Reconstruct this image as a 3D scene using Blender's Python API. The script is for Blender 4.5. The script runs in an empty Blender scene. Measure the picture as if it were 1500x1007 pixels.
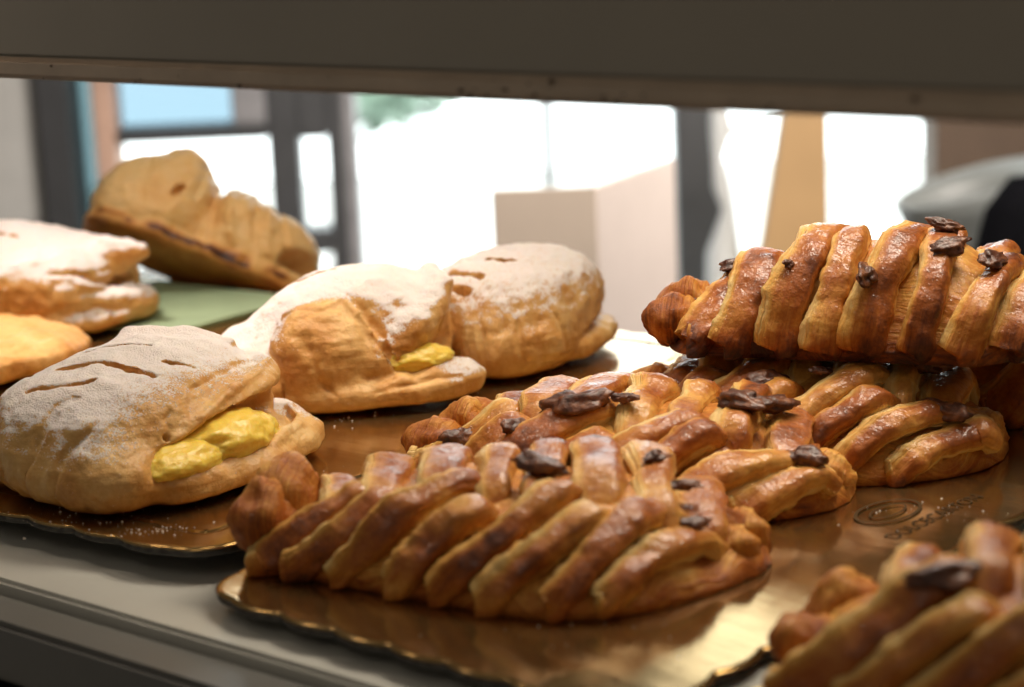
import bpy, math, random
import numpy as np
from mathutils import Matrix, Vector

# ------------------------------------------------------------------ camera
scene = bpy.context.scene
COL = scene.collection
CAM_H, PITCH, ROLL = .22, math.radians(12.5), math.radians(2.5)
fwd = Vector((0, math.cos(PITCH), -math.sin(PITCH)))
up0 = Vector((0, math.sin(PITCH), math.cos(PITCH)))
rt0 = Vector((1, 0, 0))
c_right = rt0 * math.cos(ROLL) - up0 * math.sin(ROLL)
c_up = rt0 * math.sin(ROLL) + up0 * math.cos(ROLL)
cam = bpy.data.cameras.new('camera')
cam.lens, cam.sensor_width, cam.clip_start, cam.clip_end = 75, 36, .02, 100
cam.dof.use_dof = True
cam.dof.focus_distance = .80
cam.dof.aperture_fstop = 8.5
camo = bpy.data.objects.new('camera', cam)
m = Matrix.Identity(4)
for i, v in enumerate((c_right, c_up, -fwd)):
    for k in range(3):
        m[k][i] = v[k]
m[2][3] = CAM_H
camo.matrix_world = m
COL.objects.link(camo)
scene.camera = camo

# ------------------------------------------------------------------ light
world = bpy.data.worlds.new('World')
scene.world = world
world.use_nodes = True
bg = world.node_tree.nodes['Background']
bg.inputs[0].default_value = (1.0, .86, .70, 1)
bg.inputs[1].default_value = .10
scene.view_settings.view_transform = 'Standard'
scene.view_settings.look = 'None'
scene.view_settings.exposure = 0
scene.view_settings.gamma = 1
scene.render.engine = 'CYCLES'
scene.cycles.use_denoising = True
scene.cycles.max_bounces = 8
scene.cycles.sample_clamp_indirect = 4


def lamp(name, loc, target, sx, sy, power, color):
    l = bpy.data.lights.new(name, 'AREA')
    l.shape, l.size, l.size_y, l.energy, l.color = 'RECTANGLE', sx, sy, power, color
    o = bpy.data.objects.new(name, l)
    o.location = loc
    o.rotation_euler = (Vector(target) - Vector(loc)).to_track_quat('-Z', 'Y').to_euler()
    COL.objects.link(o)
    return o


def spot(name, loc, target, deg, blend, radius, power, color):
    l = bpy.data.lights.new(name, 'SPOT')
    l.spot_size, l.spot_blend, l.shadow_soft_size, l.energy, l.color = math.radians(deg), blend, radius, power, color
    o = bpy.data.objects.new(name, l)
    o.location = loc
    o.rotation_euler = (Vector(target) - Vector(loc)).to_track_quat('-Z', 'Y').to_euler()
    COL.objects.link(o)
    return o


spot('case_spot', (-.40, 1.02, .80), (-.165, .97, .02), 24, .8, .05, 42, (1, .83, .74))
lamp('case_lamp', (.20, .85, .50), (.11, .71, 0), .40, .16, .95, (1, .86, .70)).data.spread = math.radians(85)
lamp('case_strip_lamp', (-.20, .80, .36), (-.17, 1.13, .03), .25, .06, 1.1, (1, .82, .66))
lamp('back_fill_lamp', (.45, 1.2, .75), (.05, 2.4, -.25), .8, .4, 13, (1, .90, .82)).data.spread = math.radians(95)  # unseen fill, added to brighten the back wall and box
lamp('daylight', (0, 5.2, 4.5), (0, 5.0, -1), 7, 4, 1500, (.95, .98, 1))
lamp('front_fill_lamp', (-.6, -.9, 1.7), (0, .7, 0), .8, .8, 2.4, (1, .86, .70))  # unseen fill, added to lift the fronts from the camera side

# ------------------------------------------------------------------ noise, sdf helpers
rng = np.random.default_rng(7)
random.seed(7)
_T = rng.random(65536)


def vnoise(p, seed=0):
    """value noise in [-1,1]; p is (n,3)"""
    p = p + seed * 17.13
    i = np.floor(p).astype(np.int64)
    f = p - i
    f = f * f * (3 - 2 * f)

    def h(a, b, c):
        return _T[((a * 73856093) ^ (b * 19349663) ^ (c * 83492791)) & 65535]
    x, y, z = i[:, 0], i[:, 1], i[:, 2]
    fx, fy, fz = f[:, 0], f[:, 1], f[:, 2]
    c00 = h(x, y, z) * (1 - fx) + h(x + 1, y, z) * fx
    c10 = h(x, y + 1, z) * (1 - fx) + h(x + 1, y + 1, z) * fx
    c01 = h(x, y, z + 1) * (1 - fx) + h(x + 1, y, z + 1) * fx
    c11 = h(x, y + 1, z + 1) * (1 - fx) + h(x + 1, y + 1, z + 1) * fx
    return ((c00 * (1 - fy) + c10 * fy) * (1 - fz) + (c01 * (1 - fy) + c11 * fy) * fz) * 2 - 1


def fbm(p, seed=0, o=3):
    r, a = 0, 1.0
    for k in range(o):
        r = r + a * vnoise(p * 2 ** k, seed + k)
        a *= .5
    return r


def sstep(a, b, x):
    t = np.clip((x - a) / (b - a), 0, 1)
    return t * t * (3 - 2 * t)


def smin(a, b, k):
    h = np.clip(.5 + .5 * (b - a) / k, 0, 1)
    return b * (1 - h) + a * h - k * h * (1 - h)


def smax(a, b, k):
    return -smin(-a, -b, k)


def ell(P, c, r, ry=0, rz=0, rx=0, n=2.0):
    q = P - np.array(c, float)
    if rz:
        a = math.radians(-rz); ca, sa = math.cos(a), math.sin(a)
        q = np.stack([q[:, 0] * ca - q[:, 1] * sa, q[:, 0] * sa + q[:, 1] * ca, q[:, 2]], 1)
    if ry:   # lifts the +x end
        a = math.radians(ry); ca, sa = math.cos(a), math.sin(a)
        q = np.stack([q[:, 0] * ca + q[:, 2] * sa, q[:, 1], -q[:, 0] * sa + q[:, 2] * ca], 1)
    if rx:   # lifts the +y side
        a = math.radians(rx); ca, sa = math.cos(a), math.sin(a)
        q = np.stack([q[:, 0], q[:, 1] * ca + q[:, 2] * sa, -q[:, 1] * sa + q[:, 2] * ca], 1)
    r = np.array(r, float)
    a = np.abs(q / r)
    k0 = np.linalg.norm(a, axis=1) if n == 2.0 else (a ** n).sum(1) ** (1 / n)
    k1 = np.linalg.norm(q / (r * r), axis=1) + 1e-9
    return np.where(k0 < 1e-4, -r.min(), k0 * (k0 - 1) / k1)


def caps(P, pts, r):
    """polyline of round rope; r one radius or one per point"""
    d = np.full(len(P), 1e9)
    rr = r if hasattr(r, '__len__') else [r] * len(pts)
    for j in range(len(pts) - 1):
        a, b = np.array(pts[j], float), np.array(pts[j + 1], float)
        ab = b - a
        t = np.clip(((P - a) @ ab) / (ab @ ab), 0, 1)
        d = np.minimum(d, np.linalg.norm(P - a - t[:, None] * ab, axis=1) - (rr[j] * (1 - t) + rr[j + 1] * t))
    return d


def dist_xy(P, pts):
    d = np.full(len(P), 1e9)
    Q = P[:, :2]
    for j in range(len(pts) - 1):
        a, b = np.array(pts[j], float), np.array(pts[j + 1], float)
        ab = b - a
        t = np.clip(((Q - a) @ ab) / (ab @ ab), 0, 1)
        d = np.minimum(d, np.linalg.norm(Q - a - t[:, None] * ab, axis=1))
    return d


def surface_net(fn, lo, hi, h):
    lo = np.array(lo, float)
    n = np.ceil((np.array(hi) - lo) / h).astype(int) + 1
    ax = [lo[k] + h * np.arange(n[k]) for k in range(3)]
    G = np.stack(np.meshgrid(*ax, indexing='ij'), -1).reshape(-1, 3)
    D = np.concatenate([fn(G[s:s + 400000]) for s in range(0, len(G), 400000)]).reshape(n)
    S = D < 0
    c = np.zeros(n - 1, int)
    for dx in (0, 1):
        for dy in (0, 1):
            for dz in (0, 1):
                c += S[dx:n[0] - 1 + dx, dy:n[1] - 1 + dy, dz:n[2] - 1 + dz]
    act = (c > 0) & (c < 8)
    idx = np.full(n - 1, -1)
    I = np.argwhere(act)
    idx[act] = np.arange(len(I))
    acc = np.zeros((len(I), 3)); cnt = np.zeros(len(I))
    cor = [(x, y, z) for x in (0, 1) for y in (0, 1) for z in (0, 1)]
    for a in cor:
        for k in range(3):
            if a[k] == 0:
                b = list(a); b[k] = 1
                da = D[I[:, 0] + a[0], I[:, 1] + a[1], I[:, 2] + a[2]]
                db = D[I[:, 0] + b[0], I[:, 1] + b[1], I[:, 2] + b[2]]
                cr = (da < 0) != (db < 0)
                t = np.where(cr, da / np.where(cr, da - db, 1), 0)
                p = np.repeat(np.array([a], float), len(I), 0)
                p[:, k] += t
                acc[cr] += p[cr]; cnt[cr] += 1
    V = lo + h * (I + acc / cnt[:, None])
    F = []
    for k in range(3):
        o = [q for q in range(3) if q != k]
        sl0 = [slice(None)] * 3; sl1 = [slice(None)] * 3
        sl0[k] = slice(0, n[k] - 1); sl1[k] = slice(1, n[k])
        A, B = S[tuple(sl0)], S[tuple(sl1)]
        E = np.argwhere(A != B)
        E = E[(E[:, o[0]] > 0) & (E[:, o[1]] > 0) & (E[:, o[0]] < n[o[0]] - 1) & (E[:, o[1]] < n[o[1]] - 1)]
        q = []
        for (s, t) in ((1, 1), (0, 1), (0, 0), (1, 0)):
            e = E.copy(); e[:, o[0]] -= s; e[:, o[1]] -= t
            q.append(idx[e[:, 0], e[:, 1], e[:, 2]])
        q = np.stack(q, 1)
        ins = A[E[:, 0], E[:, 1], E[:, 2]]
        flip = ins if k != 1 else ~ins
        q[~flip] = q[~flip][:, ::-1]
        F.append(q)
    return V, np.concatenate(F)


def vnormals(V, F):
    n = np.cross(V[F[:, 2]] - V[F[:, 0]], V[F[:, 3]] - V[F[:, 1]])
    N = np.zeros_like(V)
    for k in range(4):
        np.add.at(N, F[:, k], n)
    return N / (np.linalg.norm(N, axis=1)[:, None] + 1e-12)


# ------------------------------------------------------------------ object helpers
def link(o, parent=None):
    COL.objects.link(o)
    if parent:
        o.parent = parent
    return o


def np_mesh(name, V, F, mat, parent=None, attrs=None, smooth=True):
    me = bpy.data.meshes.new(name)
    V = np.asarray(V, float)
    if isinstance(F, np.ndarray):
        k = F.shape[1]
        me.vertices.add(len(V)); me.vertices.foreach_set('co', V.ravel())
        me.loops.add(F.size); me.loops.foreach_set('vertex_index', F.ravel())
        me.polygons.add(len(F))
        me.polygons.foreach_set('loop_start', np.arange(len(F)) * k)
        me.polygons.foreach_set('loop_total', np.full(len(F), k))
        me.update(calc_edges=True)
        me.validate()
    else:
        me.from_pydata([tuple(v) for v in V], [], F)
    if smooth:
        me.polygons.foreach_set('use_smooth', np.ones(len(me.polygons), bool))
    for nm, a in (attrs or {}).items():
        a = np.asarray(a, float)
        if a.ndim == 1:
            me.attributes.new(nm, 'FLOAT', 'POINT').data.foreach_set('value', a)
        else:
            me.attributes.new(nm, 'FLOAT_VECTOR', 'POINT').data.foreach_set('vector', a.ravel())
    me.materials.append(mat)
    return link(bpy.data.objects.new(name, me), parent)


def thing(name, label, cat, loc=(0, 0, 0), rot=(0, 0, 0), group=None):
    o = link(bpy.data.objects.new(name, None))
    o.empty_display_size = .01
    o.location = loc; o.rotation_euler = rot
    return tag(o, label, cat, group)


def tag(o, label, cat, group=None):
    o['label'] = label; o['category'] = cat
    if group:
        o['group'] = group
    return o


def boxes(name, bs, mat, parent=None, bevel=.002):
    import bmesh
    bm = bmesh.new()
    for (x0, x1, y0, y1, z0, z1) in bs:
        r = bmesh.ops.create_cube(bm, size=1)
        for v in r['verts']:
            v.co = Vector(((x0 + x1) / 2 + v.co.x * (x1 - x0), (y0 + y1) / 2 + v.co.y * (y1 - y0), (z0 + z1) / 2 + v.co.z * (z1 - z0)))
    if bevel:
        bmesh.ops.bevel(bm, geom=bm.edges[:], offset=bevel, segments=2, affect='EDGES')
    me = bpy.data.meshes.new(name)
    bm.to_mesh(me); bm.free()
    me.materials.append(mat)
    return link(bpy.data.objects.new(name, me), parent)


# ------------------------------------------------------------------ materials
def nt(name):
    mt = bpy.data.materials.new(name)
    mt.use_nodes = True
    t = mt.node_tree
    return mt, t, t.nodes['Principled BSDF']


def node(t, kind, **kw):
    n = t.nodes.new(kind)
    for k, v in kw.items():
        if k.startswith('i_'):
            n.inputs[k[2:].replace('_', ' ')].default_value = v
        else:
            setattr(n, k, v)
    return n


def ramp(t, stops, src=None):
    r = node(t, 'ShaderNodeValToRGB')
    e = r.color_ramp.elements
    while len(e) < len(stops):
        e.new(.5)
    for q, (p, c) in zip(e, stops):
        q.position = p; q.color = (*c, 1) if len(c) == 3 else c
    if src:
        t.links.new(src, r.inputs[0])
    return r


def math_n(t, op, a, b=None, clamp=False):
    n = node(t, 'ShaderNodeMath', operation=op, use_clamp=clamp)
    for k, v in enumerate((a, b)):
        if v is None:
            continue
        if isinstance(v, (int, float)):
            n.inputs[k].default_value = v
        else:
            t.links.new(v, n.inputs[k])
    return n.outputs[0]


def noise_n(t, scale, detail=3, vec=None, rough=.55):
    n = node(t, 'ShaderNodeTexNoise')
    n.inputs['Scale'].default_value = scale
    n.inputs['Detail'].default_value = detail
    n.inputs['Roughness'].default_value = rough
    if vec is None:
        tc = node(t, 'ShaderNodeTexCoord'); vec = tc.outputs['Object']
    t.links.new(vec, n.inputs['Vector'])
    return n.outputs[0]


def plain(name, col, rough=.6, metal=0, spec=.5, var=.12, vscale=30):
    mt, t, b = nt(name)
    b.inputs['Roughness'].default_value = rough
    b.inputs['Metallic'].default_value = metal
    b.inputs['Specular IOR Level'].default_value = spec
    n = noise_n(t, vscale, 4)
    c = np.array(col)
    r = ramp(t, [(.3, tuple(c * (1 - var))), (.7, tuple(np.minimum(c * (1 + var), 1)))], n)
    t.links.new(r.outputs[0], b.inputs['Base Color'])
    return mt


def mat_crust():
    """puff pastry with icing sugar; attributes tone, sugar, flow"""
    mt, t, b = nt('puff_pastry')
    at = node(t, 'ShaderNodeAttribute', attribute_name='tone').outputs['Fac']
    asu = node(t, 'ShaderNodeAttribute', attribute_name='sugar').outputs['Fac']
    afl = node(t, 'ShaderNodeAttribute', attribute_name='flow').outputs['Vector']
    n1 = noise_n(t, 70, 4)
    n2 = noise_n(t, 420, 3)
    tone = math_n(t, 'ADD', at, math_n(t, 'MULTIPLY', math_n(t, 'SUBTRACT', n1, .5), .55))
    tone = math_n(t, 'ADD', tone, math_n(t, 'MULTIPLY', math_n(t, 'SUBTRACT', n2, .5), .22))
    r = ramp(t, [(0, (.78, .58, .29)), (.25, (.74, .46, .17)), (.45, (.62, .31, .085)), (.62, (.42, .165, .035)), (.8, (.17, .055, .015)), (1, (.03, .012, .008))], tone)
    # sugar: attribute against a grainy threshold
    g1 = noise_n(t, 1500, 2)
    g2 = noise_n(t, 330, 4, None, .7)
    thr = math_n(t, 'ADD', math_n(t, 'ADD', math_n(t, 'MULTIPLY', g1, 1.9), math_n(t, 'MULTIPLY', g2, 1.3)), -1.1)
    sm = node(t, 'ShaderNodeMapRange', interpolation_type='SMOOTHSTEP')
    sm.inputs['From Min'].default_value = -.08; sm.inputs['From Max'].default_value = .20
    t.links.new(math_n(t, 'SUBTRACT', math_n(t, 'MULTIPLY', asu, 1.12), thr), sm.inputs['Value'])
    mx = node(t, 'ShaderNodeMix', data_type='RGBA')
    t.links.new(math_n(t, 'MULTIPLY', sm.outputs[0], .93), mx.inputs['Factor'])
    t.links.new(r.outputs[0], mx.inputs['A'])
    mx.inputs['B'].default_value = (.84, .79, .76, 1)
    t.links.new(mx.outputs['Result'], b.inputs['Base Color'])
    ro = node(t, 'ShaderNodeMapRange')
    ro.inputs['To Min'].default_value = .42; ro.inputs['To Max'].default_value = .95
    t.links.new(sm.outputs[0], ro.inputs['Value'])
    t.links.new(ro.outputs[0], b.inputs['Roughness'])
    b.inputs['Specular IOR Level'].default_value = .35
    b.inputs['Subsurface Weight'].default_value = .12
    b.inputs['Subsurface Radius'].default_value = (.004, .002, .0008)
    b.inputs['Subsurface Scale'].default_value = 1
    # relief: flakes that follow the folds, small blisters, sugar grain
    mp = node(t, 'ShaderNodeMapping'); mp.inputs['Scale'].default_value = (70, 70, 420)
    t.links.new(afl, mp.inputs['Vector'])
    fl = noise_n(t, 1.0, 4, mp.outputs[0], .6)
    hh = math_n(t, 'ADD', math_n(t, 'MULTIPLY', fl, .5), math_n(t, 'MULTIPLY', noise_n(t, 240, 4), 1.0))
    hh = math_n(t, 'ADD', hh, math_n(t, 'MULTIPLY', math_n(t, 'MULTIPLY', sm.outputs[0], g1), 1.0))
    bu = node(t, 'ShaderNodeBump'); bu.inputs['Strength'].default_value = .7; bu.inputs['Distance'].default_value = .0013
    t.links.new(hh, bu.inputs['Height'])
    t.links.new(bu.outputs[0], b.inputs['Normal'])
    return mt


def mat_glazed():
    """egg washed, syrup glazed dough; attributes tone, glaze, flow"""
    mt, t, b = nt('glazed_dough')
    at = node(t, 'ShaderNodeAttribute', attribute_name='tone').outputs['Fac']
    ag = node(t, 'ShaderNodeAttribute', attribute_name='glaze').outputs['Fac']
    afl = node(t, 'ShaderNodeAttribute', attribute_name='flow').outputs['Vector']
    mp = node(t, 'ShaderNodeMapping'); mp.inputs['Scale'].default_value = (1000, 40, 1)
    t.links.new(afl, mp.inputs['Vector'])
    fl = noise_n(t, 1.0, 4, mp.outputs[0], .6)
    n1 = noise_n(t, 95, 4)
    n2 = noise_n(t, 600, 3)
    pale = math_n(t, 'SUBTRACT', 1.0, ag, clamp=True)
    tone = math_n(t, 'ADD', at, math_n(t, 'MULTIPLY', math_n(t, 'SUBTRACT', n1, .5), .62))
    tone = math_n(t, 'ADD', tone, math_n(t, 'MULTIPLY', math_n(t, 'SUBTRACT', n2, .5), .26))
    tone = math_n(t, 'ADD', tone, math_n(t, 'MULTIPLY', math_n(t, 'MULTIPLY', math_n(t, 'SUBTRACT', fl, .5), .75), pale))
    r = ramp(t, [(0, (.80, .56, .22)), (.2, (.74, .40, .09)), (.42, (.51, .20, .034)), (.6, (.36, .098, .012)), (.8, (.13, .033, .010)), (1, (.035, .012, .009))], tone)
    t.links.new(r.outputs[0], b.inputs['Base Color'])
    b.inputs['Roughness'].default_value = .48
    b.inputs['Specular IOR Level'].default_value = .3
    b.inputs['Subsurface Weight'].default_value = .08
    b.inputs['Subsurface Radius'].default_value = (.003, .0012, .0004)
    b.inputs['Subsurface Scale'].default_value = 1
    cw = node(t, 'ShaderNodeMapRange'); cw.inputs['From Min'].default_value = .25; cw.inputs['From Max'].default_value = 1.0
    t.links.new(math_n(t, 'ADD', math_n(t, 'MULTIPLY', ag, .75), math_n(t, 'MULTIPLY', math_n(t, 'SUBTRACT', noise_n(t, 190, 3), .5), 1.5)), cw.inputs['Value'])
    t.links.new(cw.outputs[0], b.inputs['Coat Weight'])
    b.inputs['Coat Roughness'].default_value = .13
    b.inputs['Coat IOR'].default_value = 1.45
    hh = math_n(t, 'ADD', math_n(t, 'MULTIPLY', math_n(t, 'MULTIPLY', fl, pale), 1.25), math_n(t, 'MULTIPLY', noise_n(t, 300, 4), .7))
    bu = node(t, 'ShaderNodeBump'); bu.inputs['Strength'].default_value = .85; bu.inputs['Distance'].default_value = .0014
    t.links.new(hh, bu.inputs['Height'])
    t.links.new(bu.outputs[0], b.inputs['Normal'])
    b2 = node(t, 'ShaderNodeBump'); b2.inputs['Strength'].default_value = .75; b2.inputs['Distance'].default_value = .0014
    t.links.new(noise_n(t, 380, 2), b2.inputs['Height'])
    t.links.new(b2.outputs[0], b.inputs['Coat Normal'])
    return mt


def mat_custard():
    mt, t, b = nt('custard')
    r = ramp(t, [(.3, (.88, .60, .07)), (.7, (.93, .70, .14))], noise_n(t, 500, 3))
    t.links.new(r.outputs[0], b.inputs['Base Color'])
    b.inputs['Roughness'].default_value = .3
    b.inputs['Subsurface Weight'].default_value = .5
    b.inputs['Subsurface Radius'].default_value = (.004, .003, .001)
    b.inputs['Subsurface Scale'].default_value = 1
    bu = node(t, 'ShaderNodeBump'); bu.inputs['Strength'].default_value = .6; bu.inputs['Distance'].default_value = .0012
    t.links.new(noise_n(t, 300, 4), bu.inputs['Height'])
    t.links.new(bu.outputs[0], b.inputs['Normal'])
    return mt


def mat_pecan():
    mt, t, b = nt('toasted_pecan')
    r = ramp(t, [(.3, (.030, .010, .006)), (.52, (.12, .036, .014)), (.75, (.30, .11, .035))], noise_n(t, 260, 4))
    t.links.new(r.outputs[0], b.inputs['Base Color'])
    b.inputs['Roughness'].default_value = .4
    b.inputs['Coat Weight'].default_value = .25
    b.inputs['Coat Roughness'].default_value = .25
    bu = node(t, 'ShaderNodeBump'); bu.inputs['Strength'].default_value = .8; bu.inputs['Distance'].default_value = .001
    t.links.new(noise_n(t, 500, 4), bu.inputs['Height'])
    t.links.new(bu.outputs[0], b.inputs['Normal'])
    return mt


def mat_gold():
    mt, t, b = nt('gold_foil')
    tc = node(t, 'ShaderNodeTexCoord')
    mp = node(t, 'ShaderNodeMapping'); mp.inputs['Scale'].default_value = (14, 130, 1)
    t.links.new(tc.outputs['Object'], mp.inputs['Vector'])
    st = noise_n(t, 1.0, 4, mp.outputs[0])
    sm = noise_n(t, 22, 4)
    r = ramp(t, [(.3, (.42, .255, .085)), (.7, (.52, .345, .135))], sm)
    t.links.new(r.outputs[0], b.inputs['Base Color'])
    b.inputs['Metallic'].default_value = .93
    ro = node(t, 'ShaderNodeMapRange'); ro.inputs['To Min'].default_value = .07; ro.inputs['To Max'].default_value = .24
    t.links.new(math_n(t, 'MULTIPLY', math_n(t, 'ADD', st, sm), .5), ro.inputs['Value'])
    t.links.new(ro.outputs[0], b.inputs['Roughness'])
    bu = node(t, 'ShaderNodeBump'); bu.inputs['Strength'].default_value = .12; bu.inputs['Distance'].default_value = .001
    t.links.new(math_n(t, 'ADD', st, noise_n(t, 45, 2)), bu.inputs['Height'])
    t.links.new(bu.outputs[0], b.inputs['Normal'])
    return mt


def mat_emit(name, col, s):
    mt = bpy.data.materials.new(name); mt.use_nodes = True
    t = mt.node_tree; t.nodes.clear()
    e = node(t, 'ShaderNodeEmission'); o = node(t, 'ShaderNodeOutputMaterial')
    e.inputs[0].default_value = (*col, 1); e.inputs[1].default_value = s
    t.links.new(e.outputs[0], o.inputs[0])
    return mt


def mat_glass(name, tint):
    mt = bpy.data.materials.new(name); mt.use_nodes = True
    t = mt.node_tree; t.nodes.clear()
    a = node(t, 'ShaderNodeBsdfTransparent'); g = node(t, 'ShaderNodeBsdfGlossy'); mx = node(t, 'ShaderNodeMixShader'); o = node(t, 'ShaderNodeOutputMaterial')
    a.inputs[0].default_value = (*tint, 1); g.inputs['Roughness'].default_value = .02
    mx.inputs[0].default_value = .06
    t.links.new(a.outputs[0], mx.inputs[1]); t.links.new(g.outputs[0], mx.inputs[2]); t.links.new(mx.outputs[0], o.inputs[0])
    return mt


M_CRUST, M_GLAZE, M_CUST, M_PECAN, M_GOLD = mat_crust(), mat_glazed(), mat_custard(), mat_pecan(), mat_gold()
M_CARD = plain('grey_cardboard', (.10, .095, .085), .85, var=.35, vscale=300)
M_SHELF = plain('white_laminate', (.55, .55, .50), .3, var=.04)
M_RAIL = plain('grey_metal_rail', (.15, .15, .14), .35, var=.08)
M_DARK = plain('dark_plinth', (.03, .027, .022), .5)
M_PANEL = plain('beige_panel', (.36, .33, .275), .5, var=.05, vscale=12)
M_LIP = plain('panel_edging', (.52, .42, .32), .5, var=.10, vscale=60)
M_FRAME = plain('dark_window_frame', (.045, .047, .05), .5)
M_GREYF = plain('grey_window_frame', (.22, .22, .23), .5)
M_WALL = plain('grey_wall', (.45, .45, .43), .8, var=.05)
M_BROWN = plain('brown_wall', (.085, .055, .035), .7)
M_WOOD = plain('pale_wood', (.30, .19, .085), .6, var=.1, vscale=10)
M_PINK = plain('pinkish_wood', (.50, .33, .25), .6)
M_BOX = plain('beige_laminate', (.47, .395, .325), .6, var=.03)
M_BOXS = plain('lit_side_laminate', (.66, .58, .53), .6, var=.03)  # box side made paler to stand for window light on it
M_WHITE = plain('white_plastic', (.11, .118, .112), .5, var=.03)
M_CURT = plain('pale_curtain', (.45, .47, .47), .8, var=.04)
M_BLACK = plain('black_cloth', (.005, .005, .006), 1.0, spec=0)
M_GREEN = plain('pale_green_sheet', (.25, .34, .20), .7, var=.1, vscale=40)
M_INK = plain('dark_ink', (.075, .045, .022), 1.0, spec=0)
M_CRUMB = plain('sugar_crumbs', (.75, .66, .55), .9)
M_SKY = mat_emit('bright_sky', (.93, .98, 1.0), 4.5)
M_GLASS = mat_glass('clear_glass', (.97, .99, .98))
M_BLUE = mat_glass('blue_tinted_glass', (.38, .46, .50))
M_TEAL = mat_glass('greenish_glass', (.25, .32, .33))
M_FLOOR = plain('dark_floor', (.12, .10, .08), .5)
M_LEAF = plain('tree_leaves', (.30, .40, .33), .6, var=.4, vscale=8)
M_BARK = plain('bark', (.10, .07, .05), .9)
M_PAVE = plain('pale_paving', (.6, .6, .58), .9)

# ------------------------------------------------------------------ setting behind
sky = np_mesh('sky', [(-9, 9, -1.1), (9, 9, -1.1), (9, 9, 6), (-9, 9, 6)], [(0, 1, 2, 3)], M_SKY, smooth=False); sky['kind'] = 'structure'
fl = boxes('floor', [(-3, 3, -1.5, 2.36, -1.05, -1.0)], M_FLOOR, bevel=0); fl['kind'] = 'structure'
pv = boxes('pavement', [(-9, 9, 2.44, 9, -1.10, -1.02)], M_PAVE, bevel=0); pv['kind'] = 'structure'
YW = 2.4
TOPZ, BOTZ = .95, -.98
BLOCKZ = .55


def wall(name, x0, x1, z0, z1, mt, label, y0=YW - .03, y1=YW + .05):
    return tag(boxes(name, [(x0, x1, y0, y1, z0, z1)], mt, bevel=.003), label, 'wall')


wall('wall', -2.2, -.514, BOTZ, 3.2, M_WALL, 'pale grey wall at the left end of the shop window')
wall('wall', .482, 2.2, BOTZ, 3.2, M_BROWN, 'brown wall to the right of the shop windows, behind the white chair')
wall('wall', -.514, .482, TOPZ, 3.2, M_WALL, 'wall band above the shop windows')


def frame(name, x0, x1, mt, parent, z0=BOTZ, z1=TOPZ, y0=YW - .03, y1=YW + .03):
    return boxes(name, [(x0, x1, y0, y1, z0, z1)], mt, parent, bevel=.003)


def pane(x0, x1, z0, z1, mt, parent, y=YW):
    return boxes('pane', [(x0, x1, y - .002, y + .002, z0, z1)], mt, parent, bevel=0)


t = tag(boxes('pillar', [(-.514, -.478, YW - .05, YW + .04, BOTZ, TOPZ)], M_FRAME, bevel=.004), 'dark pillar between the grey wall and the narrow glass edge', 'pillar')
t = thing('window', 'left window with a blue upper pane above a dark crossbar', 'window', (0, 0, 0))
pane(-.478, -.455, BOTZ, TOPZ, M_TEAL, t)
frame('jamb', -.455, -.431, M_PINK, t)
frame('crossbar', -.431, -.262, M_FRAME, t, -.060, -.044)
pane(-.431, -.30, -.044, .26, M_BLUE, t)
frame('crossbar', -.431, -.30, M_FRAME, t, .2603, .276)
pane(-.431, -.30, .276, TOPZ, M_GLASS, t)
frame('frame', -.30, -.262, M_GREYF, t, -.044, TOPZ)
pane(-.431, -.262, BOTZ, -.060, M_GLASS, t)
t = thing('door', 'dark framed shop door with a narrow bright slot of glass', 'door', (0, 0, 0))
frame('stile', -.262, -.228, M_FRAME, t)
frame('stile', -.196, -.178, M_FRAME, t)
frame('crossbar', -.228, -.196, M_FRAME, t, -.062, TOPZ)
frame('crossbar', -.228, -.196, M_FRAME, t, -.192, -.166)
pane(-.228, -.196, -.166, -.062, M_GLASS, t)
pane(-.228, -.196, BOTZ, -.192, M_GLASS, t)
frame('jamb', -.178, -.164, M_GREYF, t)
t = thing('window', 'widest bright shop window behind the beige cabinet', 'window', (0, 0, 0))
pane(-.164, .192, BOTZ, TOPZ, M_GLASS, t)
frame('frame', .192, .246, M_FRAME, t)
t = thing('window', 'right window behind the leaning tan board', 'window', (0, 0, 0))
pane(.246, .482, BOTZ, TOPZ, M_GLASS, t)
# outside
tag(boxes('reflection_blocker', [(.03, .191, YW - .05, YW - .035, .50, TOPZ)], M_DARK, bevel=.002), 'unseen dark reflection blind drawn over the upper right of the widest window', 'blocker')  # added out of view to darken what the gold foil mirrors
tag(boxes('reflection_blocker', [(-.163, .029, YW - .05, YW - .035, .68, TOPZ)], M_DARK, bevel=.002), 'unseen dark reflection blind over the top left of the widest window', 'blocker')
tag(boxes('reflection_blocker', [(-.455, -.180, YW - .05, YW - .035, .75, TOPZ)], M_BROWN, bevel=.002), 'unseen brown reflection blind over the top of the left window and door', 'blocker')  # likewise added above view, limits what the left foil mirrors
tag(boxes('signpost', [(.082, .112, 4.6, 4.63, -1.0, 3.0)], M_GREYF, bevel=.004), 'thin grey post outside the widest window', 'post')


def leaf_cloud(name, c, r, n, size, parent):
    V, F = [], []
    for k in range(n):
        d = rng.normal(size=3); d /= np.linalg.norm(d)
        p = np.array(c) + d * np.array(r) * rng.random() ** .4
        a = rng.normal(size=3); a /= np.linalg.norm(a)
        b = np.cross(a, rng.normal(size=3)); b /= np.linalg.norm(b)
        s = size * (.6 + .8 * rng.random())
        i = len(V)
        V += [p - a * s, p + b * s * .5, p + a * s, p - b * s * .5]
        F.append((i, i + 1, i + 2, i + 3))
    return np_mesh(name, V, F, M_LEAF, parent, smooth=False)


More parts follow.
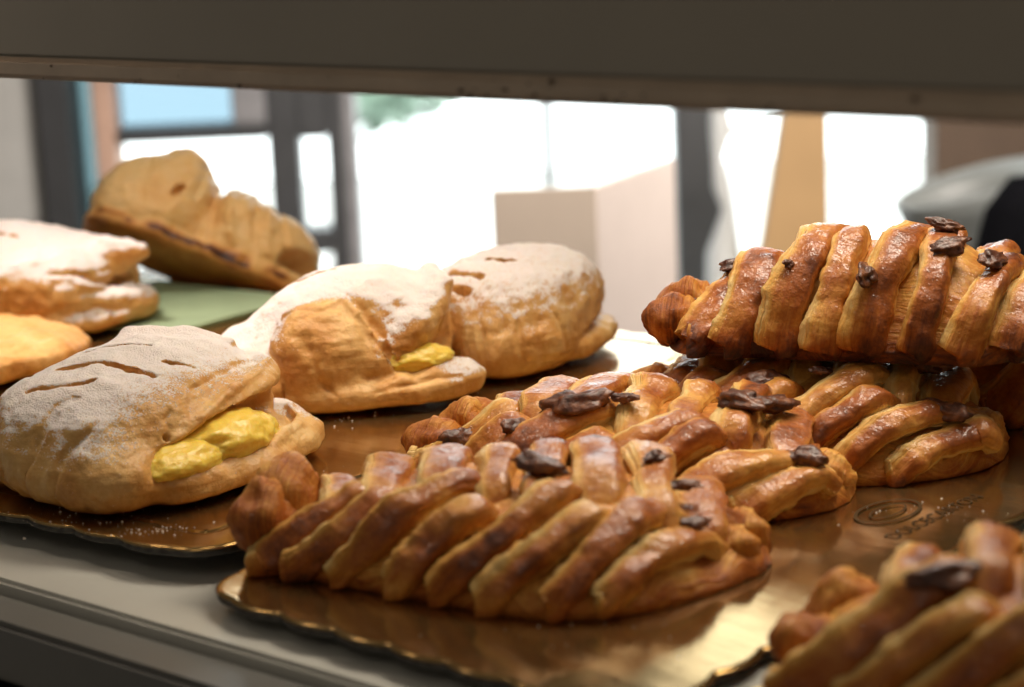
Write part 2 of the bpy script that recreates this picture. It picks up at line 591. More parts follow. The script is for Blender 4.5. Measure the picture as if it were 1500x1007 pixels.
tr = thing('street_tree', 'green tree outside, upper left of the widest window', 'tree', (-.43, 5.6, -1.0))
leaf_cloud('crown', (.13, 0, .66), (.17, .2, .09), 150, .05, tr)
np_mesh('trunk', [(math.cos(a) * r, math.sin(a) * r, z) for z, r in ((0, .05), (.62, .03)) for a in np.linspace(0, 2 * math.pi, 9)[:8]],
        [(k, (k + 1) % 8, 8 + (k + 1) % 8, 8 + k) for k in range(8)], M_BARK, tr)

# beige open topped box
t = thing('open_box', 'tall beige box with its right side coloured paler as window light, in front of the bright window', 'box', (.064, 1.5, -1.0), (0, 0, math.radians(-3)))
boxes('front_panel', [(-.074, 0.0, 0, .008, 0, .998)], M_BOX, t, .001)
s_ = boxes('side_panel', [(0.0005, .150, .0005, .008, 0, .998)], M_BOXS, t, .001); s_.rotation_euler = (0, 0, math.radians(66))

# tan leaning board
V = [(x, y, z) for y in (2.1, 2.13) for x, z in ((.117, -.95), (.325, -.95), (.320, .10), (.2995, .10))]
pl = np_mesh('plank', V, [(0, 1, 2, 3), (5, 4, 7, 6), (1, 5, 6, 2), (4, 0, 3, 7), (3, 2, 6, 7), (4, 5, 1, 0)], M_WOOD, smooth=False)
tag(pl, 'tan wooden board tapering upwards in front of the right window', 'board')


def tube_mesh(name, pts, r, mt, parent=None, seg=10):
    pts = [Vector(p) for p in pts]
    V, F = [], []
    rr = r if hasattr(r, '__len__') else [r] * len(pts)
    for i, p in enumerate(pts):
        d = (pts[min(i + 1, len(pts) - 1)] - pts[max(i - 1, 0)]).normalized()
        a = d.orthogonal().normalized(); b = d.cross(a)
        for k in range(seg):
            q = 2 * math.pi * k / seg
            V.append(p + (a * math.cos(q) + b * math.sin(q)) * rr[i])
    n = len(pts)
    for i in range(n - 1):
        for k in range(seg):
            F.append((i * seg + k, i * seg + (k + 1) % seg, (i + 1) * seg + (k + 1) % seg, (i + 1) * seg + k))
    F.append(tuple(range(seg))[::-1]); F.append(tuple((n - 1) * seg + k for k in range(seg)))
    return np_mesh(name, V, F, mt, parent)


t = thing('tied_curtain', 'pale curtain tied back against the dark window post', 'curtain', (0, 0, 0))
tube_mesh('curtain_fall', [(.232, 2.2, -1.0), (.228, 2.2, -.40), (.226, 2.2, -.18), (.232, 2.2, -.135), (.226, 2.2, -.11), (.222, 2.2, -.08), (.226, 2.2, -.05), (.222, 2.2, 0), (.22, 2.2, .9)],
          [.03, .028, .018, .007, .010, .006, .012, .006, .004], M_CURT, t, 14)
tube_mesh('tie_cord', [(.226, 2.2, -.058), (.25, 2.2, -.048), (.275, 2.2, -.035), (.31, 2.2, -.028)], .004, M_CURT, t, 8)

# flared pot standing in for a white chair, and black coat at right
t = thing('chair_standin', 'tall flared stand-in for the white chair beside the black coat at the right', 'chair_standin', (.398, 1.80, -1.012))
n, V, F = 40, [], []
prof = [(.0, 0.0), (.034, 0.0), (.036, .5), (.040, .78), (.048, .88), (.058, .935), (.066, .955), (.064, .957), (.056, .936), (.045, .88), (.036, .78), (.0, .76)]
for r_, z in prof:
    for i in range(n):
        a = 2 * math.pi * i / n
        V.append((math.cos(a) * r_, math.sin(a) * r_, z + .018 * math.cos(a) * (r_ / .066) ** 2 * (z > .8)))
for k in range(len(prof) - 1):
    for i in range(n):
        F.append((k * n + i, k * n + (i + 1) % n, (k + 1) * n + (i + 1) % n, (k + 1) * n + i))
np_mesh('pot', V, F, M_WHITE, t)


def blob(name, c, r, mt, parent=None, seed=0, amp=.15, fr=2.0, nu=28, nv=16, attrs=None, flatten=None):
    u = np.linspace(0, 2 * math.pi, nu, endpoint=False); v = np.linspace(0, math.pi, nv)
    P = np.array([(math.sin(b) * math.cos(a), math.sin(b) * math.sin(a), math.cos(b)) for b in v[1:-1] for a in u] + [(0, 0, 1), (0, 0, -1)])
    P = P * (1 + amp * fbm(P * fr, seed, 3))[:, None]
    F = []
    for j in range(nv - 3):
        for i in range(nu):
            F.append((j * nu + i, (j + 1) * nu + i, (j + 1) * nu + (i + 1) % nu, j * nu + (i + 1) % nu))
    nt_, nb = len(P) - 2, len(P) - 1
    for i in range(nu):
        F.append((nt_, i, (i + 1) % nu)); F.append((nb, (nv - 3) * nu + (i + 1) % nu, (nv - 3) * nu + i))
    Q = P * np.array(r) + np.array(c)
    at = {k: np.full(len(Q), f) if not callable(f) else f(P) for k, f in (attrs or {}).items()}
    at = {k: v_ for k, v_ in at.items()}
    return np_mesh(name, Q, F, mt, parent, at)


ct = tube_mesh('black_coat', [(.437, 1.66, -1.0), (.437, 1.66, -.5), (.434, 1.66, -.2), (.436, 1.66, -.11), (.438, 1.66, -.062), (.440, 1.66, -.040), (.442, 1.66, -.033)], [.085, .080, .075, .070, .060, .044, .010], M_BLACK, None, 24)
tag(ct, 'black coat hung in front of the white chair at the right edge', 'coat')

# ------------------------------------------------------------------ case: shelf, rail, upper panel
D = Vector((.76, -.65, 0)); NRM = Vector((.65, .76, 0))       # along the case, and into it
yaw = math.atan2(D.y, D.x)
P0 = Vector((-.1165, .6410, 0))                                 # on the shelf's front edge
sh = thing('display_shelf', 'white counter shelf under the gold cake boards', 'shelf', (P0.x, P0.y, 0), (0, 0, yaw))
boxes('shelf_board', [(-.55, .60, 0, .42, -.028, -.0080)], M_SHELF, sh, .0015)
boxes('front_rail', [(-.55, .60, -.020, -.0005, -.034, -.0125)], M_RAIL, sh, .002)
boxes('lower_rail', [(-.55, .60, -.030, -.0205, -.043, -.0345)], M_SHELF, sh, .003)
boxes('plinth', [(-.55, .60, -.028, .42, -.98, -.0435)], M_DARK, sh, .002)
PP = Vector((.003, .60, 0))
pn = thing('upper_shelf', 'beige front panel of the upper shelf across the top', 'panel', (PP.x, PP.y, 0), (0, 0, yaw))
boxes('panel_board', [(-.60, .50, 0.0, .018, .1640, .34)], M_PANEL, pn, .0012)
boxes('edging_strip', [(-.60, .50, -.0012, .0185, .1565, .1641)], M_LIP, pn, .0018)


V, F = [], []
for k in range(46):
    x = (.02 if k < 30 else -.1) + rng.normal() * (.03 if k < 30 else .16); z = .1572 + .006 * rng.random() ** 2; s_ = .00025 + .0007 * rng.random() ** 2
    i = len(V)
    V += [(x - s_ * 2, -.0014, z), (x, -.0014, z - s_), (x + s_ * 1.6, -.0014, z), (x, -.0014, z + s_), (x, -.0014 - s_ * .5, z)]
    F += [(i, i + 1, i + 4), (i + 1, i + 2, i + 4), (i + 2, i + 3, i + 4), (i + 3, i, i + 4)]
st = np_mesh('edge_stains', V, F, M_BROWN, pn, smooth=False); st['kind'] = 'stuff'


# ------------------------------------------------------------------ gold cake boards
def board(label, origin, xdir, length, depth, ztop, thick, scal=.0235, amp=.0026, corner=.02, creases=True, warp=None):
    """rectangle from its front-left corner, scalloped all round; local x along the front"""
    ob = thing('cake_board', label, 'cake board', (origin[0], origin[1], ztop), (0, 0, math.atan2(xdir[1], xdir[0])), 'gold foil cake boards')
    pts = []
    per = [((corner, 0), (length - corner, 0)), ((length, corner), (length, depth - corner)), ((length - corner, depth), (corner, depth)), ((0, depth - corner), (0, corner))]
    cen = [(length - corner, corner), (length - corner, depth - corner), (corner, depth - corner), (corner, corner)]
    ou = []
    for k, (a, b) in enumerate(per):
        a, b = np.array(a), np.array(b)
        L = np.linalg.norm(b - a); d = (b - a) / L; nrm = np.array([d[1], -d[0]])
        ns = max(1, round(L / scal)); m_ = ns * 14
        for i in range(m_):
            s = i / m_
            w = abs(math.sin(math.pi * s * ns)) ** .8
            ou.append((a + d * L * s + nrm * amp * (w - .5), nrm))
        c = np.array(cen[k]); a0 = math.atan2(nrm[1], nrm[0])
        for i in range(12):
            q = a0 + (math.pi / 2) * i / 12
            nn = np.array([math.cos(q), math.sin(q)])
            ou.append((c + nn * (corner - amp * .5), nn))
    N = len(ou); scal_seed = origin[0] * 100
    prof = [(.0060, 0.0), (.0030, 0.0), (.0020, 0.00004), (.0009, -.0001), (.0002, -.0004), (0.0, -.0009)]   # inset, z : rolled foil rim
    V, F = [], []
    for ins, z in prof:
        for (p, nn) in ou:
            q = p - nn * ins
            V.append((q[0], q[1], z))
    for r in range(len(prof) - 1):
        for i in range(N):
            j = (i + 1) % N
            F.append((r * N + i, (r + 1) * N + i, (r + 1) * N + j, r * N + j))
    # embossed crease lines run parallel to the edges: shallow channel rings
    def ring(ins, z):
        b = len(V)
        for (p, nn) in ou:
            q = p - nn * ins
            # pull towards a straight rounded rectangle
            x = min(max(q[0], ins), length - ins); y = min(max(q[1], ins), depth - ins)
            V.append((x, y, z))
        return b
    prev = 0
    for ins, z in (((.0150, 0.0), (.0165, 0.0), (.0172, -.0003), (.0180, -.0003), (.0187, 0.0), (.021, 0.0)) if creases else ((.0150, 0.0), (.021, 0.0))):
        b = ring(ins, z)
        for i in range(N):
            j = (i + 1) % N
            F.append((prev + i, prev + j, b + j, b + i))
        prev = b
    gx, gy = 30, 40
    b = len(V); ins = .021
    xs = np.linspace(ins, length - ins, gx); ys = np.linspace(ins, depth - ins, gy)
    for j in range(gy):
        for i in range(gx):
            edge = min(i, gx - 1 - i, j, gy - 1 - j)
            V.append((xs[i], ys[j], 0 if edge == 0 else .00022 * float(vnoise(np.array([[xs[i] * 30, ys[j] * 30, scal_seed]]))[0])))
    for j in range(gy - 1):
        for i in range(gx - 1):
            F.append((b + j * gx + i, b + j * gx + i + 1, b + (j + 1) * gx + i + 1, b + (j + 1) * gx + i))
    if warp:
        V = [(x, y, z + warp(x, y)) for x, y, z in V]
    foil = np_mesh('foil_top', V, F, M_GOLD, ob)
    # corrugated edge
    V, F = [], []
    lay = [(.0006, -.0008), (.0003, -.0011), (.0013, -.0014), (.0013, -thick + .0007), (.0004, -thick + .0004), (.0006, -thick)]
    for r, (ins, z) in enumerate(lay):
        for i, (p, nn) in enumerate(ou):
            k = ins + (.0006 * (i % 3 - 1) if r in (2, 3) else .0002 * rng.random())
            q = p - nn * k
            V.append((q[0], q[1], z))
    for r in range(len(lay) - 1):
        for i in range(N):
            j = (i + 1) % N
            F.append((r * N + i, r * N + j, (r + 1) * N + j, (r + 1) * N + i))
    F = [f[::-1] for f in F]
    F.append(tuple((len(lay) - 1) * N + i for i in range(N))[::-1])
    if warp:
        V = [(x, y, z + warp(x, y)) for x, y, z in V]
    np_mesh('corrugated_edge', V, F, M_CARD, ob)
    return ob


# board axes: left board (.742,-.67); main board (.70,-.714)
LA = np.array((.79, -.613)); LB = np.array((.613, .79))
ML = np.array((.742, -.67)); MB_ = np.array((.67, .742))
c_fl = np.array((-.104, .6715)) - LA * .46                      # front-left corner of the left board
bl = board('gold cake board at the left under the sugared pastries', c_fl, LA, .46, .351, .0038, .0033)
bm_ = board('gold cake board in the middle, front edge wavy, under the pecan plaits', (-.108, .652), ML, .180, .36, 0.0, .0034, creases=False, warp=lambda x, y: -.065 * max(x - .143, 0) * float(sstep(.143, .155, x)) * float(sstep(.165, .10, y)))
br = board('gold cake board at the right front corner under the blurred plait', (.004, .498), ML, .26, .40, -.0061, .0018, creases=False)
# print on the middle board, beside its right edge
fc = bpy.data.curves.new('printed_lettering', 'FONT'); fc.body = 'DOLCECARTON'; fc.size = .0078; fc.extrude = .00003
tmp = bpy.data.objects.new('lettering_curve', fc); COL.objects.link(tmp)
bpy.context.view_layer.update()
tm = bpy.data.meshes.new_from_object(tmp.evaluated_get(bpy.context.evaluated_depsgraph_get()))
bpy.data.objects.remove(tmp)
tm.materials.clear(); tm.materials.append(M_INK)
fo = link(bpy.data.objects.new('printed_lettering', tm), bm_)
fo.location = (.1600, .168, .0003); fo.rotation_euler = (0, 0, math.pi / 2)
V, F = [], []
for ri, (ra, rb) in enumerate(((.016, .0095), (.0145, .0082), (.010, .0045), (.009, .0036))):
    for k in range(40):
        q = 2 * math.pi * k / 40
        V.append((rb * math.cos(q), ra * math.sin(q), 0))
for a, b in ((0, 1), (2, 3)):
    for k in range(40):
        F.append((a * 40 + k, a * 40 + (k + 1) % 40, b * 40 + (k + 1) % 40, b * 40 + k))
lg = np_mesh('printed_oval', V, F, M_INK, bm_, smooth=False); lg.location = (.142, .192, .0006)


# ------------------------------------------------------------------ sugared, custard filled pastries (units: cm inside, metres outside)
def sugared(name, label, loc, yaw_, fn, lo, hi, h=.085, sugar=None, toned=None, custard=None, tilt=(0, 0), seed=1, wr=1.0, mat=None):
    ob = thing(name, label, 'pastry', loc, (math.radians(tilt[0]), math.radians(tilt[1]), math.radians(yaw_)), 'puff pastries dusted with icing sugar')
    V, F = surface_net(fn, lo, hi, h)
    N = vnormals(V, F)
    if ((V - V.mean(0)) * N).sum() < 0:
        F = F[:, ::-1]; N = -N
    side = 1 - np.abs(N[:, 2]) ** 2
    # soft dents, wrinkles that run down the flanks, thin laminated layers
    ang = np.arctan2(V[:, 1], V[:, 0])
    rad = np.linalg.norm(V[:, :2], axis=1)
    d = .13 * fbm(V * .55, seed, 3)
    wv = np.stack([ang * 5.0, rad * .25, V[:, 2] * .25], 1)
    d += wr * .10 * vnoise(wv, seed + 5) * side
    d += wr * .05 * vnoise(wv * np.array([2.6, 1, 1.0]), seed + 7) * side
    lam = np.stack([V[:, 0] * .5, V[:, 1] * .5, V[:, 2] * 4.2], 1)
    d += .036 * vnoise(lam, seed + 9) * side
    d += .05 * vnoise(V * 2.2, seed + 11) + .018 * vnoise(V * 5.0, seed + 13)
    bl = sstep(.45, .75, vnoise(V * 1.1, seed + 15)); d += .07 * bl
    base = sstep(0.0, .5, V[:, 2])
    V2 = V + N * (d * (.25 + .75 * base))[:, None]
    V2[:, 2] = np.maximum(V2[:, 2], 0.0)
    N2 = vnormals(V2, F)
    su = sstep(.10, .92, N2[:, 2])
    if sugar is not None:
        su = sugar(V, N2, su)
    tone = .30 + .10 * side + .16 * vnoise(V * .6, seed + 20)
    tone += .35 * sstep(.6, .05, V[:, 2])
    if toned is not None:
        tone = toned(V, N2, tone)
    np_mesh('crust', V2 * .01, F, mat or M_CRUST, ob, dict(tone=np.clip(tone, 0, 1), sugar=np.clip(su, 0, 1), flow=V * .01))
    if custard:
        for (c, r, s) in custard:
            blob('custard_filling', np.array(c) * .01, np.array(r) * .01, M_CUST, ob, s, .10, 2.1, 110, 64)
    return ob


def flat(d, P, k=.5):
    return smax(d, -P[:, 2], k)


def slit(d, P, pts, w=.13, dep=.45):
    c = np.maximum(dist_xy(P, pts) - w, -(d + dep))
    return smax(d, -c, .06)


def proj(fn, pts, n=6):
    """densify a rough 3-D line and pull it onto the surface of fn"""
    p = np.array(pts, float)
    q = np.concatenate([p[i] + (p[i + 1] - p[i]) * (np.arange(n) / n)[:, None] for i in range(len(p) - 1)] + [p[-1:]])
    for _ in range(10):
        d = fn(q)
        g = np.stack([(fn(q + e) - fn(q - e)) / .1 for e in np.eye(3) * .05], 1)
        q = q - g * (d / ((g * g).sum(1) + 1e-6))[:, None] * .8
    return q


def folds(fn, creases, ridges=()):
    cr = [(proj(fn, c), r) for c, r in creases]
    rd = [(proj(fn, c), r) for c, r in ridges]

    def f(P):
        D_ = fn(P)
        near = np.abs(D_) < .7
        Q, d = P[near], D_[near]
        for c, r in rd + cr:
            isr = any(c is x[0] for x in rd)
            box = ((Q > c.min(0) - .7) & (Q < c.max(0) + .7)).all(1)
            if not box.any():
                continue
            t_ = np.linspace(0, 1, len(c))
            if isr:
                d[box] = smin(d[box], caps(Q[box], c, r), .22)
            else:
                d[box] = smax(d[box], -caps(Q[box], c, list(r * (.35 + .65 * np.sin(np.pi * t_)))), .16)
        D_[near] = d
        return D_
    return f


# 1: front left
def w1(P):
    up = ell(P, (-.2, .5, 1.9), (5.7, 4.5, 2.9), n=2.4)
    up = smin(up, ell(P, (1.2, 1.0, 2.9), (4.6, 3.2, 2.0), ry=3), .8)
    up = smin(up, caps(P, [(-4.6, -2.6, 1.2), (-2.2, -3.5, 2.1), (1, -3.7, 2.9), (3.8, -3.0, 3.4), (5.0, -1.4, 3.5)], [.7, .6, .55, .5, .4]), .7)
    d = smax(up, -ell(P, (.0, -4.9, 1.75), (5.9, 3.5, 1.25), ry=8), .25)
    lip = ell(P, (.7, -.8, .75), (5.9, 4.7, .95), n=2.3)
    lip = smin(lip, caps(P, [(-3.5, -4.0, .8), (1, -4.9, .9), (4.6, -4.0, 1.0), (5.9, -1.6, 1.1)], [.7, .5, .55, .6]), .5)
    d = smin(d, lip, .25)
    d = smin(d, ell(P, (-4.7, -1.7, 1.3), (1.5, 2.4, 1.35)), .8)
    lobe = ell(P, (-3.0, 4.35, 1.5), (1.9, 1.35, 1.7), rz=30)
    d = smin(d, lobe, .1)
    d = smin(d, caps(P, [(.6, 2.4, 4.3), (2.4, 2.6, 4.55), (4.0, 1.2, 4.5), (4.6, -.2, 4.2)], [.3, .5, .5, .3]), .25)
    for pts in ([(-4.1, 1.9), (-3.8, .6), (-3.1, -.3)], [(-2.3, 2.0), (-1.7, .7), (-1.5, -.6), (-1.6, -1.9)], [(-.2, -1.3), (.2, -2.2)], [(-.3, 2.6), (.4, 1.2), (.6, .2)]):
        d = slit(d, P, pts, .15, .5)
    return flat(d, P)


pw1 = sugared('sugared_pastry', 'large front sugared pastry with a wide mouth of yellow custard', (-.138, .778, .004), 58, folds(w1, [([(-5.4, .6, 1.0), (-5.0, .2, 2.4), (-4.0, -.4, 3.6)], .16), ([(-5.6, -.8, .7), (-5.2, -1.2, 2.0), (-4.2, -1.6, 3.0)], .18), ([(-5.0, 1.6, .8), (-4.8, 1.3, 2.2)], .15), ([(-4.6, -2.9, .9), (-3.9, -3.0, 1.9), (-2.4, -3.0, 3.2)], .17), ([(-1.0, -2.9, 3.6), (1.5, -2.9, 4.2), (3.8, -2.2, 4.3)], .16), ([(2.6, -4.6, 1.2), (4.2, -3.6, 1.4), (5.2, -2.2, 1.5)], .16)], [([(-3.6, -3.2, 1.9), (-1.4, -3.6, 3.0), (1.4, -3.6, 3.6), (3.8, -2.9, 3.9)], .16), ([(1.0, -5.0, 1.2), (3.4, -4.4, 1.5), (5.4, -2.6, 1.6)], .18)]), (-7.2, -6.4, -.3), (7.4, 7.0, 5.6),
        sugar=lambda V, N, s: s * sstep(-5.0, -.6, V[:, 1]) * sstep(.8, 3.0, V[:, 2]) + .5 * sstep(.4, .9, N[:, 2]) * sstep(4.0, 5.2, V[:, 0]),
        custard=[((-.2, -3.6, 1.85), (2.5, 1.6, 1.0), 3), ((-2.3, -3.7, 1.5), (2.2, 1.2, .85), 5), ((-.4, -3.3, 1.15), (3.8, 1.9, .55), 9), ((1.2, -3.6, 1.7), (1.6, 1.2, .7), 14)], seed=3)


# 2: centre
def w2(P):
    up = ell(P, (1.0, .6, 2.5), (4.0, 3.5, 2.9), n=2.3)
    up = smin(up, ell(P, (-2.0, .9, 1.6), (4.3, 3.6, 2.2), ry=14), 1.2)
    up = smin(up, ell(P, (-1.3, -2.0, 1.8), (2.7, 1.7, 2.5), rz=-8), .5)
    up = smin(up, ell(P, (-4.1, -1.2, 1.3), (1.5, 2.0, 1.7)), .35)
    up = smin(up, caps(P, [(.8, -3.2, 2.0), (2.6, -3.0, 3.4), (4.2, -1.4, 4.6), (4.4, .6, 4.9)], [.6, .55, .45, .3]), 1.0)
    d = smax(up, -ell(P, (4.6, -4.0, 2.2), (4.6, 2.6, .95), ry=22, rz=8), .25)
    lip = ell(P, (.8, -1.7, .8), (4.6, 2.7, .95), rz=-10, n=2.3)
    lip = smin(lip, ell(P, (3.4, -3.2, .95), (1.7, 1.2, .85)), .4)
    d = smin(d, lip, .25)
    return flat(slit(d, P, [(-2.6, 2.4), (-1.2, 1.3), (.2, 1.2)], .09, .3), P)


sugared('sugared_pastry', 'middle sugared pastry with a small yellow custard tip between its lips', (-.0725, .886, .004), 20, folds(w2, [([(-2.9, -1.0, 3.4), (-3.3, -2.4, 2.0), (-3.4, -2.8, .8)], .2), ([(-.1, -1.6, 4.6), (.7, -2.8, 3.0), (1.2, -3.4, 1.8)], .2), ([(-3.9, -.6, 3.0), (-4.8, -1.8, 1.6)], .15), ([(-2.2, -3.2, 3.0), (-2.0, -3.6, 1.6), (-1.4, -3.7, .9)], .13), ([(.2, -4.0, .9), (2.0, -4.2, 1.1), (3.8, -4.0, 1.1)], .14)], [([(-2.6, -1.2, 3.9), (-1.4, -2.2, 4.4), (-.3, -1.9, 4.6), (.4, -2.9, 3.2)], .14)]), (-7, -5.6, -.3), (6.4, 5.4, 6.2),
        sugar=lambda V, N, s: sstep(.22, .86, N[:, 2] + .05 * vnoise(V * 1.3, 4)) * sstep(.2, .6, np.clip(V[:, 2] - 1.6 - .0 * V[:, 0], 0, 9)) * (1 - sstep(.5, -.35, ell(V, (-1.2, -2.4, 2.3), (2.1, 1.6, 2.6), rz=-8))) + .75 * sstep(.2, .8, N[:, 2]) * sstep(2.6, 3.6, V[:, 0]) * sstep(2.2, 1.6, V[:, 2]),
        custard=[((2.3, -2.9, 1.95), (1.7, 1.0, .62), 3), ((.9, -2.8, 1.5), (1.4, .8, .4), 8)], seed=11)


# 3: back centre
def w3(P):
    up = ell(P, (0, .3, 2.3), (4.9, 4.5, 2.75), n=2.5)
    up = smin(up, ell(P, (-2.6, -.8, 1.5), (2.8, 3.3, 1.9)), .8)
    d = smax(up, -ell(P, (2.4, -5.2, 1.6), (4.2, 2.4, .7), ry=10), .25)
    d = smin(d, ell(P, (.9, -.6, .8), (4.3, 4.0, .9), n=2.3), .25)
    for pts in ([(-2.9, 2.4), (-3.4, .2)], [(-4.0, 1.7), (-4.2, .5)], [(-1.4, .9), (-1.7, -.8)]):
        d = slit(d, P, pts, .15, .6)
    return flat(d, P)


pw3 = sugared('sugared_pastry', 'rearmost sugared pastry with short slits in its flat top, sugar thinned as shade', (.004, .945, .004), 66, folds(w3, [([(-4.6, -.6, 2.6), (-4.9, -1.0, 1.0)], .15), ([(-4.2, -2.2, 2.6), (-4.4, -2.6, 1.0)], .16), ([(-4.7, 1.6, 2.4), (-4.9, 1.4, 1.0)], .14), ([(-3.0, -3.4, 3.0), (-2.6, -4.2, 1.2)], .17)]), (-6, -6, -.3), (6, 6, 6), seed=21,
        sugar=lambda V, N, s: .80 * sstep(.05, .9, N[:, 2]) * sstep(1.2, 3.6, V[:, 2]) + .5 * sstep(3.4, 4.6, V[:, 0]) * sstep(-.2, .5, N[:, 2]),  # thinner sugar greys this top in place of shade
        custard=None)


# 4: left edge
def w4(P):
    up = ell(P, (0, .4, 2.2), (5.0, 5.0, 2.5), n=2.4)
    up = smin(up, ell(P, (-.5, 1.8, 3.2), (3.2, 3.2, 2.2)), 1.0)
    d = smax(up, -ell(P, (.6, -5.6, 2.0), (2.2, 2.2, .7), ry=10), .3)
    d = smin(d, caps(P, [(1.0, -3.6, 3.6), (1.3, -4.6, 3.7), (1.5, -5.4, 3.8)], [.9, .7, .45]), .5)
    d = smin(d, ell(P, (.4, -1.2, .85), (4.6, 4.4, .95), n=2.3), .3)
    d = smin(d, caps(P, [(-2.8, -3.6, 2.3), (-1.0, -4.6, 1.6), (1.8, -5.0, 1.3)], [.7, .6, .7]), .4)
    d = slit(d, P, [(-2.2, 1.5), (-1.8, -.4)], .14)
    return flat(d, P)


sugared('sugared_pastry', 'sugared pastry cut off by the left edge with a beak shaped fold', (-.238, 1.065, .004), 62, folds(w4, [([(-3.0, -3.0, 3.0), (-1.2, -3.8, 2.7), (.6, -4.2, 2.9)], .2), ([(-4.4, -1.4, 2.6), (-4.8, -1.8, 1.2)], .16), ([(-4.8, .6, 2.6), (-5.0, .4, 1.2)], .15), ([(-2.4, -4.2, 1.4), (0, -4.9, 1.0)], .15)], [([(-3.2, -3.2, 2.6), (-1.0, -4.3, 2.1), (1.2, -4.8, 1.8)], .18)]), (-6.4, -7, -.3), (6.4, 6.6, 6.4), seed=31,
        sugar=lambda V, N, s: sstep(.12, .9, N[:, 2]) * sstep(.8, 2.8, V[:, 2]) + .7 * sstep(.2, .7, N[:, 2]) * sstep(-3.6, -4.6, V[:, 1]))


# 6: plain low mound at the left edge
def w6(P):
    d = ell(P, (0, 0, .9), (5.4, 4.8, 1.1), n=2.4)
    d = smin(d, ell(P, (1.5, 1.0, 1.0), (3.0, 2.4, .9)), .6)
    return flat(d, P)


sugared('plain_pastry', 'low pale mound at the left edge behind the large front pastry', (-.250, .962, .004), 40, w6, (-6, -6, -.3), (6, 6, 4), seed=51,
        sugar=lambda V, N, s: s * 0)


# 5: plain two-humped pastry tilted on its side behind
def w5(P):
    d = ell(P, (-2.5, .2, 1.9), (3.2, 3.2, 2.6), n=2.3)
    d = smin(d, ell(P, (-2.0, .1, 3.7), (1.5, 2.3, 1.9)), 1.0)
    d2 = ell(P, (2.4, 0, 1.6), (3.5, 3.2, 2.5), n=2.3)
    d2 = smin(d2, ell(P, (1.3, 0, 2.3), (1.6, 3.0, 2.2)), .3)
    d = smin(d, d2, .15)
    d = smax(d, -ell(P, (5.6, -2.6, 1.2), (1.9, 2.2, 1.2)), .3)
    d = smin(d, caps(P, [(4.0, -2.2, .6), (5.4, -1.4, .6), (5.9, .4, .8)], .6), .3)
    d = smin(d, ell(P, (0, .1, .45), (5.7, 3.1, .6), n=2.6), .25)
    d = smax(d, -ell(P, (-1.9, -3.0, 2.7), (.16, .9, .42), ry=-25), .08)
    return flat(d, P, .25)


pl5 = sugared('plain_pastry', 'golden two humped pastry without sugar, tilted, with a burnt lower seam', (-.174, 1.150, .013), 2, folds(w5, [([(-.3, -.6, 4.2), (-.1, -2.4, 2.6), (.1, -3.2, 1.0)], .3), ([(1.2, -.6, 4.2), (1.6, -2.2, 3.2), (2.6, -3.1, 1.2)], .2), ([(2.8, -.6, 3.8), (3.2, -2.2, 2.8), (3.8, -2.9, 1.4)], .18), ([(-3.8, -1.0, 4.2), (-3.6, -2.6, 2.8), (-3.4, -3.1, 1.4)], .14), ([(-1.2, -1.4, 4.6), (-1.0, -2.9, 2.6)], .14)], [([(.6, -.8, 4.2), (.8, -2.4, 2.8), (1.4, -3.1, 1.2)], .2), ([(2.2, -.8, 4.0), (2.6, -2.4, 2.6), (3.2, -3.0, 1.3)], .18)]), (-7, -4.8, -.3), (7.4, 4.6, 6.6), seed=41, tilt=(-29, 25),
        sugar=lambda V, N, s: .25 * sstep(.6, .95, N[:, 2]) + .5 * sstep(4.6, 6, V[:, 0]) * sstep(0, .6, N[:, 2]),
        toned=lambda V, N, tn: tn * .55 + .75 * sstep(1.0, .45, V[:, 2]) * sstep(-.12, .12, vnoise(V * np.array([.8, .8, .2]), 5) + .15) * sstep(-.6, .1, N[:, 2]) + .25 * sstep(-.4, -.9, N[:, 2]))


pl5.scale = (1.12, 1.12, 1.16)
pw1.scale = (1, 1, .95)
pw3.scale = (1.05, .82, .97)


